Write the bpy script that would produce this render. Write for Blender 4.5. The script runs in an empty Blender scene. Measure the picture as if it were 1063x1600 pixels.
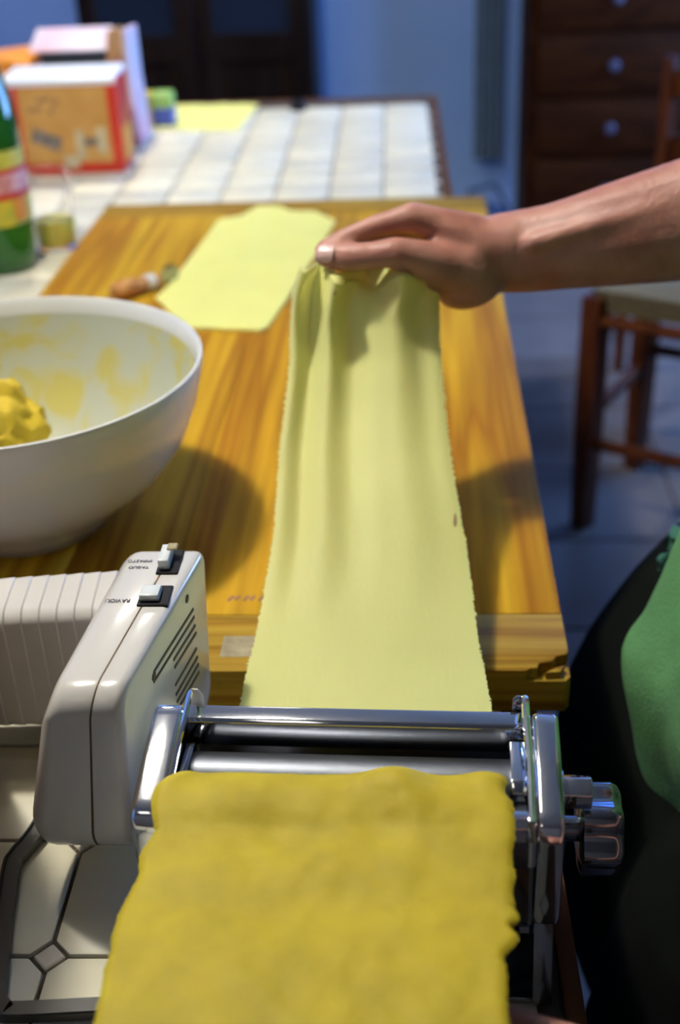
import bpy, bmesh, math, random
from math import sin, cos, pi, radians as R
from mathutils import Vector, Matrix, noise
random.seed(7)
SC = bpy.context.scene
COL = SC.collection

# ------------------------------------------------------------------ camera
cd = bpy.data.cameras.new('camera'); cam = bpy.data.objects.new('camera', cd); COL.objects.link(cam)
SC.camera = cam
cd.sensor_fit = 'VERTICAL'; cd.sensor_height = 36.0; cd.lens = 1939.4 / 1600 * 36
p, r, yw = R(29.555), R(-2.577), R(4.172)
F = Vector((-sin(yw) * cos(p), cos(yw) * cos(p), -sin(p)))
Rt = Vector((cos(yw), sin(yw), 0)); U = Rt.cross(F)
X = Rt * cos(r) + U * sin(r); Y = U * cos(r) - Rt * sin(r)
cam.matrix_world = Matrix(((X.x, Y.x, -F.x, 0), (X.y, Y.y, -F.y, 0), (X.z, Y.z, -F.z, 1.375), (0, 0, 0, 1)))
cd.dof.use_dof = True; cd.dof.focus_distance = 0.79; cd.dof.aperture_fstop = 4.4
cd.clip_start = 0.02

# ------------------------------------------------------------------ world, lights, exposure
w = bpy.data.worlds.new('world'); SC.world = w; w.use_nodes = True
w.node_tree.nodes['Background'].inputs[0].default_value = (0.45, 0.6, 1, 1)
w.node_tree.nodes['Background'].inputs[1].default_value = 0.35
SC.view_settings.view_transform = 'Standard'; SC.view_settings.look = 'None'
SC.view_settings.exposure = 0.0; SC.view_settings.gamma = 1; SC.view_settings.use_curve_mapping = False
LAMP = Vector((-0.58, 1.10, 2.30))
def light(name, kind, loc, power, color, **k):
    d = bpy.data.lights.new(name, kind); d.energy = power; d.color = color
    for a, b in k.items(): setattr(d, a, b)
    o = bpy.data.objects.new(name, d); COL.objects.link(o); o.location = loc
    return o
light('pendant_bulb_light', 'POINT', LAMP, 73, (1.0, 0.95, 0.85), shadow_soft_size=0.05)
wl = light('window_daylight', 'AREA', (1.93, 3.55, 1.45), 125, (0.22, 0.44, 1.0), shape='RECTANGLE', size=1.3, size_y=1.3)
wl.rotation_euler = (0, R(90), 0)
LAMP2 = Vector((-0.75, 3.05, 2.30))
light('far_fill_light', 'SPOT', LAMP2, 78, (1.0, 0.96, 0.88), shadow_soft_size=0.06, spot_size=R(92), spot_blend=0.6)      # unseen lamp added to brighten the far table; cone narrowed to limit spill
cl = light('rear_fill_light', 'AREA', (-0.9, -0.9, 2.8), 1.6, (1.0, 0.93, 0.82), shape='RECTANGLE', size=0.5, size_y=0.5)  # added weak fill from behind the camera, no fixture

# ------------------------------------------------------------------ materials
M = {}
def mat(name, col, rough=.5, metal=0., var=0., scale=20., bump=0., bscale=None, trans=0., sss=0., coat=0., vec=(1, 1, 1), rand=0., spec=.5, emit=0., detail=4., ior=1.45, col2=None):
    m = bpy.data.materials.new(name); m.use_nodes = True; nt = m.node_tree; b = nt.nodes['Principled BSDF']
    b.inputs['Base Color'].default_value = (*col, 1); b.inputs['Roughness'].default_value = rough
    b.inputs['Metallic'].default_value = metal; b.inputs['Specular IOR Level'].default_value = spec
    b.inputs['Transmission Weight'].default_value = trans; b.inputs['IOR'].default_value = ior
    if sss:
        b.inputs['Subsurface Weight'].default_value = sss; b.inputs['Subsurface Radius'].default_value = (1, .55, .3); b.inputs['Subsurface Scale'].default_value = .006
    b.inputs['Coat Weight'].default_value = coat; b.inputs['Coat Roughness'].default_value = .08
    if emit:
        b.inputs['Emission Color'].default_value = (*col, 1); b.inputs['Emission Strength'].default_value = emit
    if var or bump or rand or col2:
        tc = nt.nodes.new('ShaderNodeTexCoord'); mp = nt.nodes.new('ShaderNodeMapping'); mp.inputs['Scale'].default_value = vec
        nt.links.new(tc.outputs['Object'], mp.inputs['Vector'])
        oi = nt.nodes.new('ShaderNodeObjectInfo')
        mp2 = nt.nodes.new('ShaderNodeVectorMath'); mp2.operation = 'ADD'
        mu = nt.nodes.new('ShaderNodeMath'); mu.operation = 'MULTIPLY'; mu.inputs[1].default_value = 37. if rand else 0.
        nt.links.new(oi.outputs['Random'], mu.inputs[0]); nt.links.new(mp.outputs[0], mp2.inputs[0]); nt.links.new(mu.outputs[0], mp2.inputs[1])
        nz = nt.nodes.new('ShaderNodeTexNoise'); nz.inputs['Scale'].default_value = scale; nz.inputs['Detail'].default_value = detail
        nt.links.new(mp2.outputs[0], nz.inputs['Vector'])
        if var or col2:
            rp = nt.nodes.new('ShaderNodeValToRGB'); rp.color_ramp.elements[0].position = .3; rp.color_ramp.elements[1].position = .7
            c2 = col2 or tuple(c * (1 - var) for c in col)
            rp.color_ramp.elements[0].color = (*c2, 1); rp.color_ramp.elements[1].color = (*[min(1, c * (1 + var * .3)) for c in col], 1)
            nt.links.new(nz.outputs['Fac'], rp.inputs[0])
            out = rp.outputs[0]
            if rand:
                hs = nt.nodes.new('ShaderNodeHueSaturation')
                mr = nt.nodes.new('ShaderNodeMapRange'); mr.inputs[3].default_value = 1 - rand; mr.inputs[4].default_value = 1 + rand * .3
                nt.links.new(oi.outputs['Random'], mr.inputs[0]); nt.links.new(mr.outputs[0], hs.inputs['Value']); nt.links.new(out, hs.inputs['Color']); out = hs.outputs[0]
            nt.links.new(out, b.inputs['Base Color'])
        if bump:
            n2 = nt.nodes.new('ShaderNodeTexNoise'); n2.inputs['Scale'].default_value = bscale or scale * 3; n2.inputs['Detail'].default_value = 5
            nt.links.new(mp2.outputs[0], n2.inputs['Vector'])
            bp = nt.nodes.new('ShaderNodeBump'); bp.inputs['Strength'].default_value = bump; bp.inputs['Distance'].default_value = .002
            nt.links.new(n2.outputs['Fac'], bp.inputs['Height']); nt.links.new(bp.outputs[0], b.inputs['Normal'])
    M[name] = m; return m

def wood(name, c1, c2, c3, vec, rough=.62, spec=.12):
    """Long-grained wood: growth bands + fibres + a few knots, stretched along one axis."""
    m = bpy.data.materials.new(name); m.use_nodes = True; nt = m.node_tree; b = nt.nodes['Principled BSDF']; N = nt.nodes.new; L = nt.links.new
    b.inputs['Roughness'].default_value = rough; b.inputs['Specular IOR Level'].default_value = spec
    tc = N('ShaderNodeTexCoord'); mp = N('ShaderNodeMapping'); mp.inputs['Scale'].default_value = vec
    oi = N('ShaderNodeObjectInfo'); mu = N('ShaderNodeMath'); mu.operation = 'MULTIPLY'; mu.inputs[1].default_value = 53
    ad = N('ShaderNodeVectorMath'); L(oi.outputs['Random'], mu.inputs[0]); L(tc.outputs['Object'], mp.inputs[0]); L(mp.outputs[0], ad.inputs[0]); L(mu.outputs[0], ad.inputs[1])
    n1 = N('ShaderNodeTexNoise'); n1.inputs['Scale'].default_value = 1; n1.inputs['Detail'].default_value = 3; n1.inputs['Distortion'].default_value = .15; L(ad.outputs[0], n1.inputs['Vector'])
    ms = N('ShaderNodeMath'); ms.operation = 'MULTIPLY'; ms.inputs[1].default_value = 9; L(n1.outputs['Fac'], ms.inputs[0])
    fr = N('ShaderNodeMath'); fr.operation = 'PINGPONG'; fr.inputs[1].default_value = 1; L(ms.outputs[0], fr.inputs[0])
    rp = N('ShaderNodeValToRGB'); e = rp.color_ramp.elements
    e[0].position = 0; e[0].color = (*c1, 1); e[1].position = .55; e[1].color = (*c2, 1); k = e.new(1.); k.color = (*c3, 1)
    L(fr.outputs[0], rp.inputs[0])
    n2 = N('ShaderNodeTexNoise'); n2.inputs['Scale'].default_value = 9; n2.inputs['Detail'].default_value = 6; L(ad.outputs[0], n2.inputs['Vector'])
    mx = N('ShaderNodeMix'); mx.data_type = 'RGBA'; mx.blend_type = 'MULTIPLY'; mx.inputs[0].default_value = .5
    L(rp.outputs[0], mx.inputs[6]); L(n2.outputs['Fac'], mx.inputs[7])
    n3 = N('ShaderNodeTexNoise'); n3.inputs['Scale'].default_value = 4; L(tc.outputs['Object'], n3.inputs['Vector'])
    hs = N('ShaderNodeHueSaturation'); mr = N('ShaderNodeMapRange'); mr.inputs[3].default_value = 1.15; mr.inputs[4].default_value = 1.75; L(n3.outputs['Fac'], mr.inputs[0]); L(mr.outputs[0], hs.inputs['Value'])
    L(mx.outputs[2], hs.inputs['Color']); L(hs.outputs[0], b.inputs['Base Color'])
    bp = N('ShaderNodeBump'); bp.inputs['Strength'].default_value = .25; bp.inputs['Distance'].default_value = .001; L(n2.outputs['Fac'], bp.inputs['Height']); L(bp.outputs[0], b.inputs['Normal'])
    M[name] = m

wood('pine_long', (.27, .110, .003), (.42, .222, .007), (.49, .285, .012), (15, .6, 15))
wood('pine_cross', (.18, .085, .004), (.27, .155, .012), (.32, .20, .020), (1.2, 34, 34))
wood('dark_wood', (.020, .0045, .0005), (.030, .007, .0008), (.037, .009, .001), (2, 12, 12), rough=.6, spec=.1)
wood('cabinet_wood', (.006, .003, .002), (.009, .0045, .003), (.013, .006, .004), (10, 10, 1.5), rough=.4)
wood('chair_wood', (.055, .014, .005), (.075, .020, .006), (.09, .026, .008), (12, 12, 2), rough=.35)
wood('edge_wood', (.07, .028, .012), (.10, .040, .018), (.12, .05, .022), (10, 1.2, 10))
wood('tool_wood', (.35, .16, .05), (.45, .22, .08), (.5, .27, .1), (30, 5, 30))
mat('tile_glaze', (.74, .69, .50), .42, var=.22, scale=9, bump=.25, bscale=60, rand=.14, col2=(.60, .59, .48))
mat('tile_diamond', (.62, .57, .47), .38, var=.25, scale=30, bump=.25, bscale=90, rand=.25)
mat('grout', (.08, .062, .046), .9, var=.4, scale=60, bump=.4)
mat('floor_tile', (.15, .135, .135), .33, var=.2, scale=4, rand=.2, bump=.1)
mat('floor_grout', (.07, .06, .06), .9)
mat('plaster', (.31, .50, .88), .85, var=.06, scale=3, bump=.15, bscale=60)
mat('plaster_white', (.20, .18, .15), .9)
mat('ceiling_white', (.24, .23, .21), .9)
mat('chrome', (.86, .87, .90), .09, 1., bump=.03, bscale=25)
mat('chrome_dark', (.34, .35, .38), .16, 1.)
mat('roller_steel', (.11, .12, .14), .45, 1., bump=.05, bscale=120)
mat('plastic', (.62, .60, .56), .22, spec=.5, coat=.35)
mat('plastic_light', (.66, .66, .62), .3, coat=.2)
mat('plastic_button', (.64, .68, .68), .3)
mat('black_plastic', (.010, .010, .012), .55, spec=.15)
mat('ink', (.02, .02, .02), .6)
mat('slot_dark', (.10, .06, .02), .7)
mat('frame_metal', (.016, .016, .015), .42, .2, bump=.1, bscale=150)
mat('bowl_ceramic', (.66, .67, .63), .18, coat=.5)
mat('dough_smear', (.62, .55, .20), .6, var=.2, scale=60)
mat('pasta', (.87, .88, .37), .55, var=.10, scale=10, vec=(1, .25, 1), bump=.22, bscale=230, sss=.12, detail=6)
mat('pasta_pale', (.90, .87, .25), .6, var=.05, scale=12, bump=.2, bscale=150, sss=.1)
mat('dough', (.50, .395, .021), .6, spec=.3, var=.2, scale=26, bump=.45, bscale=70, sss=.12, detail=7)
mat('dough_lump', (.66, .48, .03), .7, var=.3, scale=45, bump=.9, bscale=110)
mat('skin', (.44, .225, .17), .45, var=.22, scale=28, bump=.35, bscale=220, sss=.25, col2=(.35, .14, .10), detail=6)
mat('nail', (.78, .52, .45), .2, coat=.6)
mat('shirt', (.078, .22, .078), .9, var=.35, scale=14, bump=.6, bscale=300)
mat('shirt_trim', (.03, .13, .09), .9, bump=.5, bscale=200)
mat('trousers', (.004, .005, .004), 1., spec=.05)
mat('hair', (.03, .015, .008), .6, var=.4, scale=80, vec=(1, 1, .2))
mat('shoe', (.03, .03, .03), .5)
mat('eye_white', (.8, .8, .8), .2); mat('iris', (.05, .03, .02), .2); mat('lip', (.45, .16, .13), .5)
mat('green_glass', (.02, .16, .015), .06, trans=.55, coat=.3, ior=1.5)
mat('label_yellow', (.62, .46, .03), .5, var=.4, scale=60, col2=(.35, .42, .06)); mat('label_red', (.50, .03, .02), .5); mat('label_white', (.62, .42, .42), .5, var=.4, scale=90, col2=(.5, .12, .12)); mat('label_green', (.10, .28, .12), .5)
mat('label_orange', (.65, .25, .02), .5)
mat('glass', (1, 1, 1), .02, trans=1., ior=1.12)
mat('yellow_drink', (.80, .68, .12), .15)
mat('carton_red', (.62, .035, .012), .45, var=.2, scale=12); mat('carton_tan', (.56, .31, .085), .55, var=.25, scale=14, col2=(.48, .24, .05)); mat('carton_white', (.70, .74, .80), .5)
mat('print_grey', (.20, .17, .15), .5, var=.5, scale=70); mat('print_brown', (.30, .17, .07), .6); mat('print_pale', (.55, .47, .30), .5, var=.2, scale=50)
mat('carton_pink', (.62, .30, .38), .5, var=.4, scale=12, col2=(.52, .50, .60)); mat('carton_lid', (.66, .42, .50), .5, var=.3, scale=9, col2=(.55, .60, .70)); mat('carton_dark', (.02, .04, .05), .4); mat('carton_blue', (.12, .22, .45), .4); mat('carton_kraft', (.50, .30, .13), .6)
mat('orange_paper', (.75, .27, .02), .5)
mat('bag_blue', (.06, .10, .42), .4); mat('bag_green', (.30, .50, .12), .4); mat('bag_yellow', (.62, .48, .05), .4)
mat('rush', (.20, .16, .08), .85, var=.5, scale=120, vec=(1, 6, 1), bump=.6)
mat('knob_metal', (.16, .16, .24), .35, .6)
mat('curtain_grey', (.17, .25, .34), .9, var=.2, scale=12)
mat('dark_fabric', (.015, .03, .07), .9, bump=.5)
mat('cab_glass', (.012, .018, .034), .15, spec=.3)
mat('shade_glass', (1.0, .95, .86), .5, emit=11.0)
mat('ink_purple', (.16, .05, .14), .7); mat('stamp_grey', (.36, .30, .17), .6, var=.4, scale=90)

# bowl inside: glaze with thin dried smears of dough
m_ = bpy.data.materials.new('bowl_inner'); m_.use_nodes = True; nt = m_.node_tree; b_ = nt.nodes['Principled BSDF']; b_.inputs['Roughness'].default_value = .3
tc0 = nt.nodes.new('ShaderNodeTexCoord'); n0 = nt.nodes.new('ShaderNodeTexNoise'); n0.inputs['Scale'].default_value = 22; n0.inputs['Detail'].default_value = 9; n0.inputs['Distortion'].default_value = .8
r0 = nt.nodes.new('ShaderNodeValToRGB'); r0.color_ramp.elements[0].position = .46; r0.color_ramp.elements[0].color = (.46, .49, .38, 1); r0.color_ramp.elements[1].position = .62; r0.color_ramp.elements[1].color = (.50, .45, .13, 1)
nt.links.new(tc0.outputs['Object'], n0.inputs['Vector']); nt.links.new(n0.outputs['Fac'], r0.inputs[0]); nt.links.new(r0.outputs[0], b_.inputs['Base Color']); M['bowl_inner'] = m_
# rolled pasta lets some light through
for nm_, f_, c_ in (('pasta', .38, (1.0, .97, .55)), ('pasta_pale', .1, (.95, .9, .4))):
    nt = M[nm_].node_tree; b_ = nt.nodes['Principled BSDF']; out_ = nt.nodes['Material Output']
    tr_ = nt.nodes.new('ShaderNodeBsdfTranslucent'); tr_.inputs[0].default_value = (*c_, 1); mx_ = nt.nodes.new('ShaderNodeMixShader'); mx_.inputs[0].default_value = f_
    nt.links.new(b_.outputs[0], mx_.inputs[1]); nt.links.new(tr_.outputs[0], mx_.inputs[2]); nt.links.new(mx_.outputs[0], out_.inputs['Surface'])

# ------------------------------------------------------------------ object helpers
def tag(o, label=None, cat=None, group=None, kind=None):
    if label: o['label'] = label
    if cat: o['category'] = cat
    if group: o['group'] = group
    if kind: o['kind'] = kind
    return o
def wloc(o):
    v = Vector((0, 0, 0))
    while o: v = v + o.location; o = o.parent
    return v
def empty(name, loc, label, cat, group=None):
    o = bpy.data.objects.new(name, None); COL.objects.link(o); o.location = loc; o.empty_display_size = .05
    return tag(o, label, cat, group)
def obj(name, bm, m, parent=None, smooth=True, label=None, kind=None, loc=None, angle=35):
    """bm in world coordinates; origin goes to loc (or the parent's place)."""
    base = Vector(loc) if loc is not None else (wloc(parent) if parent else Vector((0, 0, 0)))
    bmesh.ops.translate(bm, verts=bm.verts, vec=-base)
    bmesh.ops.recalc_face_normals(bm, faces=bm.faces)
    me = bpy.data.meshes.new(name); bm.to_mesh(me); bm.free()
    ms = m if isinstance(m, (list, tuple)) else [m]
    for a in ms: me.materials.append(M[a])
    if smooth:
        me.polygons.foreach_set('use_smooth', [True] * len(me.polygons)); me.set_sharp_from_angle(angle=R(angle))
    o = bpy.data.objects.new(name, me); COL.objects.link(o)
    if parent: o.parent = parent; o.location = base - wloc(parent)
    else: o.location = base
    if label: o['label'] = label
    if kind: o['kind'] = kind
    return o
def box(lo, hi, bev=0., seg=2, bm=None, rot=None):
    b2 = bmesh.new(); bmesh.ops.create_cube(b2, size=1)
    for v in b2.verts: v.co = Vector([lo[i] + (v.co[i] + .5) * (hi[i] - lo[i]) for i in range(3)])
    if bev: bmesh.ops.bevel(b2, geom=b2.edges[:], offset=bev, segments=seg, profile=.5, affect='EDGES')
    if rot:
        c = (Vector(lo) + Vector(hi)) / 2
        bmesh.ops.rotate(b2, verts=b2.verts, cent=c, matrix=rot)
    return join(bm, b2)
def join(bm, b2):
    if bm is None: return b2
    me = bpy.data.meshes.new('tmp'); b2.to_mesh(me); b2.free(); bm.from_mesh(me); bpy.data.meshes.remove(me); return bm
def prism(poly, x0, x1, axis=0, bev=0., bm=None, seg=2):
    """extrude a 2-D polygon along an axis (0: poly is (y,z); 1: (x,z); 2: (x,y))"""
    b2 = bmesh.new()
    def P(u, v, t): return ((t, u, v), (u, t, v), (u, v, t))[axis]
    a = [b2.verts.new(P(u, v, x0)) for u, v in poly]; c = [b2.verts.new(P(u, v, x1)) for u, v in poly]
    n = len(poly); b2.faces.new(a); b2.faces.new(c[::-1])
    for i in range(n): b2.faces.new((a[i], a[(i + 1) % n], c[(i + 1) % n], c[i]))
    bmesh.ops.recalc_face_normals(b2, faces=b2.faces)
    if bev: bmesh.ops.bevel(b2, geom=b2.edges[:], offset=bev, segments=seg, profile=.5, affect='EDGES', clamp_overlap=True)
    return join(bm, b2)
def lathe(prof, c=(0, 0, 0), n=40, axis='z', bm=None, a0=0, a1=2 * pi):
    b2 = bmesh.new(); rings = []
    full = abs(a1 - a0 - 2 * pi) < 1e-6
    for rr, h in prof:
        ring = []
        for i in range(n if full else n + 1):
            a = a0 + (a1 - a0) * i / n
            q = (rr * cos(a), rr * sin(a), h) if axis == 'z' else (h, rr * cos(a), rr * sin(a))
            ring.append(b2.verts.new((q[0] + c[0], q[1] + c[1], q[2] + c[2])))
        rings.append(ring)
    for i in range(len(rings) - 1):
        m_ = len(rings[i])
        for j in range(m_ if full else m_ - 1):
            k = (j + 1) % m_
            b2.faces.new((rings[i][j], rings[i][k], rings[i + 1][k], rings[i + 1][j]))
    bmesh.ops.remove_doubles(b2, verts=b2.verts, dist=1e-6)
    return join(bm, b2)
def tube(pts, rad, n=10, bm=None, cap=True, flat=None):
    """round (or flat=(a,b) rectangular-ish) tube along points"""
    b2 = bmesh.new(); pts = [Vector(q) for q in pts]; rings = []
    for i, q in enumerate(pts):
        d = (pts[min(i + 1, len(pts) - 1)] - pts[max(i - 1, 0)]).normalized()
        up = Vector((0, 0, 1)) if abs(d.z) < .9 else Vector((1, 0, 0))
        s = d.cross(up).normalized(); t = s.cross(d)
        rr = rad[i] if isinstance(rad, (list, tuple)) else rad
        ring = []
        if flat:
            for a_, b_ in ((-1, -1), (1, -1), (1, 1), (-1, 1)): ring.append(b2.verts.new(q + s * a_ * flat[0] + t * b_ * flat[1]))
        else:
            for k in range(n):
                a = 2 * pi * k / n; ring.append(b2.verts.new(q + (s * cos(a) + t * sin(a)) * rr))
        rings.append(ring)
    m_ = len(rings[0])
    for i in range(len(rings) - 1):
        for j in range(m_): b2.faces.new((rings[i][j], rings[i][(j + 1) % m_], rings[i + 1][(j + 1) % m_], rings[i + 1][j]))
    if cap: b2.faces.new(rings[0]); b2.faces.new(rings[-1][::-1])
    return join(bm, b2)
def sphere(c, r_, bm=None, seg=16, rot=None):
    b2 = bmesh.new(); bmesh.ops.create_uvsphere(b2, u_segments=seg, v_segments=max(6, seg * 5 // 8), radius=1)
    rr = (r_, r_, r_) if isinstance(r_, (int, float)) else r_
    for v in b2.verts: v.co = Vector([v.co[i] * rr[i] for i in range(3)])
    if rot: bmesh.ops.rotate(b2, verts=b2.verts, cent=(0, 0, 0), matrix=rot)
    bmesh.ops.translate(b2, verts=b2.verts, vec=Vector(c)); return join(bm, b2)
def interp(keys, t):
    """Catmull-Rom through tuples keyed by their index 0..n-1"""
    n = len(keys) - 1; x = max(0, min(n - 1e-9, t * n)); i = int(x); f = x - i
    k = [keys[max(0, min(n, j))] for j in (i - 1, i, i + 1, i + 2)]
    return [0.5 * ((2 * b) + (-a + c) * f + (2 * a - 5 * b + 4 * c - d) * f * f + (-a + 3 * b - 3 * c + d) * f ** 3) for a, b, c, d in zip(*k)]
def grid_mesh(fn, nu, nv, thick=None):
    """sheet fn(u,v)->Vector; with thickness along the normal it becomes a closed solid"""
    b2 = bmesh.new()
    P = [[Vector(fn(i / nu, j / nv)) for i in range(nu + 1)] for j in range(nv + 1)]
    def nrm(j, i):
        a = P[j][min(i + 1, nu)] - P[j][max(i - 1, 0)]; b = P[min(j + 1, nv)][i] - P[max(j - 1, 0)][i]
        return a.cross(b).normalized()
    top = [[b2.verts.new(P[j][i]) for i in range(nu + 1)] for j in range(nv + 1)]
    for j in range(nv):
        for i in range(nu): b2.faces.new((top[j][i], top[j][i + 1], top[j + 1][i + 1], top[j + 1][i]))
    if thick:
        bot = [[b2.verts.new(P[j][i] - nrm(j, i) * thick) for i in range(nu + 1)] for j in range(nv + 1)]
        for j in range(nv):
            for i in range(nu): b2.faces.new((bot[j][i], bot[j + 1][i], bot[j + 1][i + 1], bot[j][i + 1]))
        for j in range(nv):
            b2.faces.new((top[j][0], top[j + 1][0], bot[j + 1][0], bot[j][0])); b2.faces.new((top[j][nu], bot[j][nu], bot[j + 1][nu], top[j + 1][nu]))
        for i in range(nu):
            b2.faces.new((top[0][i], bot[0][i], bot[0][i + 1], top[0][i + 1])); b2.faces.new((top[nv][i], top[nv][i + 1], bot[nv][i + 1], bot[nv][i]))
    return b2
def rim_round(h, s): return h
def remeshed(bm, voxel, smooth_it=6, factor=.5):
    """union of overlapping closed lumps -> one continuous smooth surface"""
    me = bpy.data.meshes.new('tmp'); bm.to_mesh(me); bm.free()
    o = bpy.data.objects.new('tmp', me); COL.objects.link(o)
    m1 = o.modifiers.new('r', 'REMESH'); m1.mode = 'VOXEL'; m1.voxel_size = voxel
    m2 = o.modifiers.new('s', 'SMOOTH'); m2.iterations = smooth_it; m2.factor = factor
    dg = bpy.context.evaluated_depsgraph_get(); dg.update()
    ev = bpy.data.meshes.new_from_object(o.evaluated_get(dg)); b2 = bmesh.new(); b2.from_mesh(ev)
    bpy.data.objects.remove(o); bpy.data.meshes.remove(me); bpy.data.meshes.remove(ev)
    return b2
def limb(bm, pts, rad, seg=16):
    """tapered chain of closed cones and balls (for remeshed)"""
    for i in range(len(pts) - 1):
        a, b = Vector(pts[i]), Vector(pts[i + 1]); ra, rb = rad[i], rad[i + 1]
        n = max(2, int((b - a).length / (min(ra, rb) * .2)))
        for k in range(n + 1):
            t = k / n; bm = sphere(a.lerp(b, t), ra + (rb - ra) * t, bm, seg)
    return bm
def oval_limb(bm, secs, seg=18, per=8):
    """closed loft through sections (centre, half-width vec, half-height vec)"""
    b2 = bmesh.new(); rings = []
    n = len(secs)
    for j in range((n - 1) * per + 1):
        t = j / ((n - 1) * per)
        q = interp([tuple(s[0]) + tuple(s[1]) + tuple(s[2]) for s in secs], t)
        c, a, b = Vector(q[0:3]), Vector(q[3:6]), Vector(q[6:9])
        rings.append([b2.verts.new(c + a * cos(2 * pi * k / seg) + b * sin(2 * pi * k / seg)) for k in range(seg)])
    for j in range(len(rings) - 1):
        for k in range(seg): b2.faces.new((rings[j][k], rings[j][(k + 1) % seg], rings[j + 1][(k + 1) % seg], rings[j + 1][k]))
    b2.faces.new(rings[0][::-1]); b2.faces.new(rings[-1]); bmesh.ops.recalc_face_normals(b2, faces=b2.faces)
    return join(bm, b2)

TZ, BZ = .76, .80      # table top, board top

# ------------------------------------------------------------------ room
def struct(name, bm, m, **k): return tag(obj(name, bm, m, smooth=False, **k), kind='structure')
XL, XR, YB, YF, ZC = -2.4, 2.0, 4.6, -2.0, 2.9
fl = struct('floor', box((XL, YF, -.05), (XR, YB, -.004)), 'floor_grout')
ft = None
s = .33
for i in range(int((XR - XL) / s) + 1):
    for j in range(20):
        x0, y0 = XL + i * s, YF + j * s
        if x0 + s > XR + .2 or y0 + s > YB + .05 or not (-.3 < x0 < 1.9 and y0 > .1): continue
        if ft is None:
            ft = obj('floor_tile', box((x0 + .004, y0 + .004, -.006), (x0 + s - .004, y0 + s - .004, 0), .0015, 1), 'floor_tile', fl, loc=(x0, y0, 0))
            me = ft.data
        else:
            o = bpy.data.objects.new('floor_tile', me); COL.objects.link(o); o.parent = fl; o.location = (x0, y0, 0)
struct('wall_back', box((XL, YB, 0), (XR, YB + .1, ZC)), 'plaster')
struct('wall_left', box((XL - .1, YF, 0), (XL, YB, ZC)), 'plaster')
wr = box((XR, YF, 0), (XR + .1, 2.85, ZC)); wr = box((XR, 4.25, 0), (XR + .1, YB, ZC), bm=wr); wr = box((XR, 2.85, 0), (XR + .1, 4.25, .75), bm=wr); wr = box((XR, 2.85, 2.15), (XR + .1, 4.25, ZC), bm=wr)
struct('wall_right', wr, 'plaster_white')
struct('wall_front', box((XL, YF - .1, 0), (XR, YF, ZC)), 'plaster_white')
struct('ceiling', box((XL, YF, ZC), (XR, YB, ZC + .1)), 'ceiling_white')
b = box((XR, 2.85, .75), (XR + .08, 2.90, 2.15)); b = box((XR, 4.20, .75), (XR + .08, 4.25, 2.15), bm=b); b = box((XR, 3.53, .75), (XR + .08, 3.57, 2.15), bm=b)
b = box((XR, 2.85, .75), (XR + .08, 4.25, .80), bm=b); b = box((XR, 2.85, 2.10), (XR + .08, 4.25, 2.15), bm=b)
wn = struct('window_1', b, 'plaster_white')
struct('baseboard_back', box((XL, YB - .015, 0), (XR, YB, .08), .003), 'plaster')
struct('trim_1', box((.352, YB - .05, 0), (.44, YB, 2.2), .004), 'plaster')      # pale upright beside the drawers

# pendant lamp over the board at LAMP, and an added one brightening the far end at LAMP2
for LP, lab in ((LAMP, 'round frosted glass pendant lamp hanging over the pastry board'), (LAMP2, 'round frosted glass pendant lamp, unseen, added to brighten the far table end')):
    t = empty('pendant_lamp', (LP.x, LP.y, ZC), lab, 'lamp', 'pendant lamps over the long table')
    obj('lamp_shade', lathe([(.03, .12), (.10, .10), (.18, .055), (.215, .01), (.211, .009), (.176, .052), (.10, .09), (.03, .11)], LP + Vector((0, 0, .05)), 48), 'shade_glass', t)
    obj('cord', tube([LP + Vector((0, 0, .145)), (LP.x, LP.y, ZC)], .004), 'black_plastic', t)
    obj('ceiling_rose', lathe([(.001, -.03), (.04, -.028), (.05, 0), (.001, 0)], (LP.x, LP.y, ZC), 24), 'plaster_white', t)

# ------------------------------------------------------------------ tiled table
piv = Vector((.063, 2.5, 0)); tt = empty('tiled_table', piv, 'long table topped with cream and grey octagonal tiles set in dark grout', 'table')
x0t, x1t, y0t, y1t = -1.06, .063, .22, 3.12
obj('table_bed', box((x0t, y0t, .70), (x1t - .012, y1t - .012, TZ - .0035), .002), 'grout', tt, smooth=False)
for nm, lo, hi in (('edge_strip', (x1t - .012, y0t, .70), (x1t, y1t, TZ + .001)), ('edge_strip', (x0t - .012, y0t, .70), (x0t, y1t, TZ + .001)), ('edge_strip', (x0t, y1t - .012, .70), (x1t - .012, y1t, TZ + .001)), ('edge_strip', (x0t, y0t - .012, .70), (x1t, y0t, TZ + .001))):
    obj(nm, box(lo, hi, .002), 'edge_wood', tt)
for x, y in ((x0t + .05, y0t + .05), (x0t + .05, y1t - .1), (x1t - .1, y1t - .1), (x1t - .1, y0t + .05)):
    obj('leg', box((x, y, 0), (x + .06, y + .06, .70), .004), 'edge_wood', tt)
T, D, G = .1, .0125, .0015      # pitch, diamond half-diagonal, half grout
ox, oy = -.2635, .630
def octo(cx0, cx1, cy0, cy1):
    d = D
    pts = [(cx0 + d, cy0 + G), (cx1 - d, cy0 + G), (cx1 - G, cy0 + d), (cx1 - G, cy1 - d), (cx1 - d, cy1 - G), (cx0 + d, cy1 - G), (cx0 + G, cy1 - d), (cx0 + G, cy0 + d)]
    return prism(pts, TZ - .005, TZ, 2, .0011, seg=2)
th = R(.9)
def place(name, mesh, x, y, dz):
    o = bpy.data.objects.new(name, mesh); COL.objects.link(o); o.parent = tt; o.location = (x - piv.x, y - piv.y, dz); return o
om = obj('tile', octo(0, T, 0, T), 'tile_glaze', tt, loc=(0, 0, 0)); omesh = om.data; bpy.data.objects.remove(om)
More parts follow.
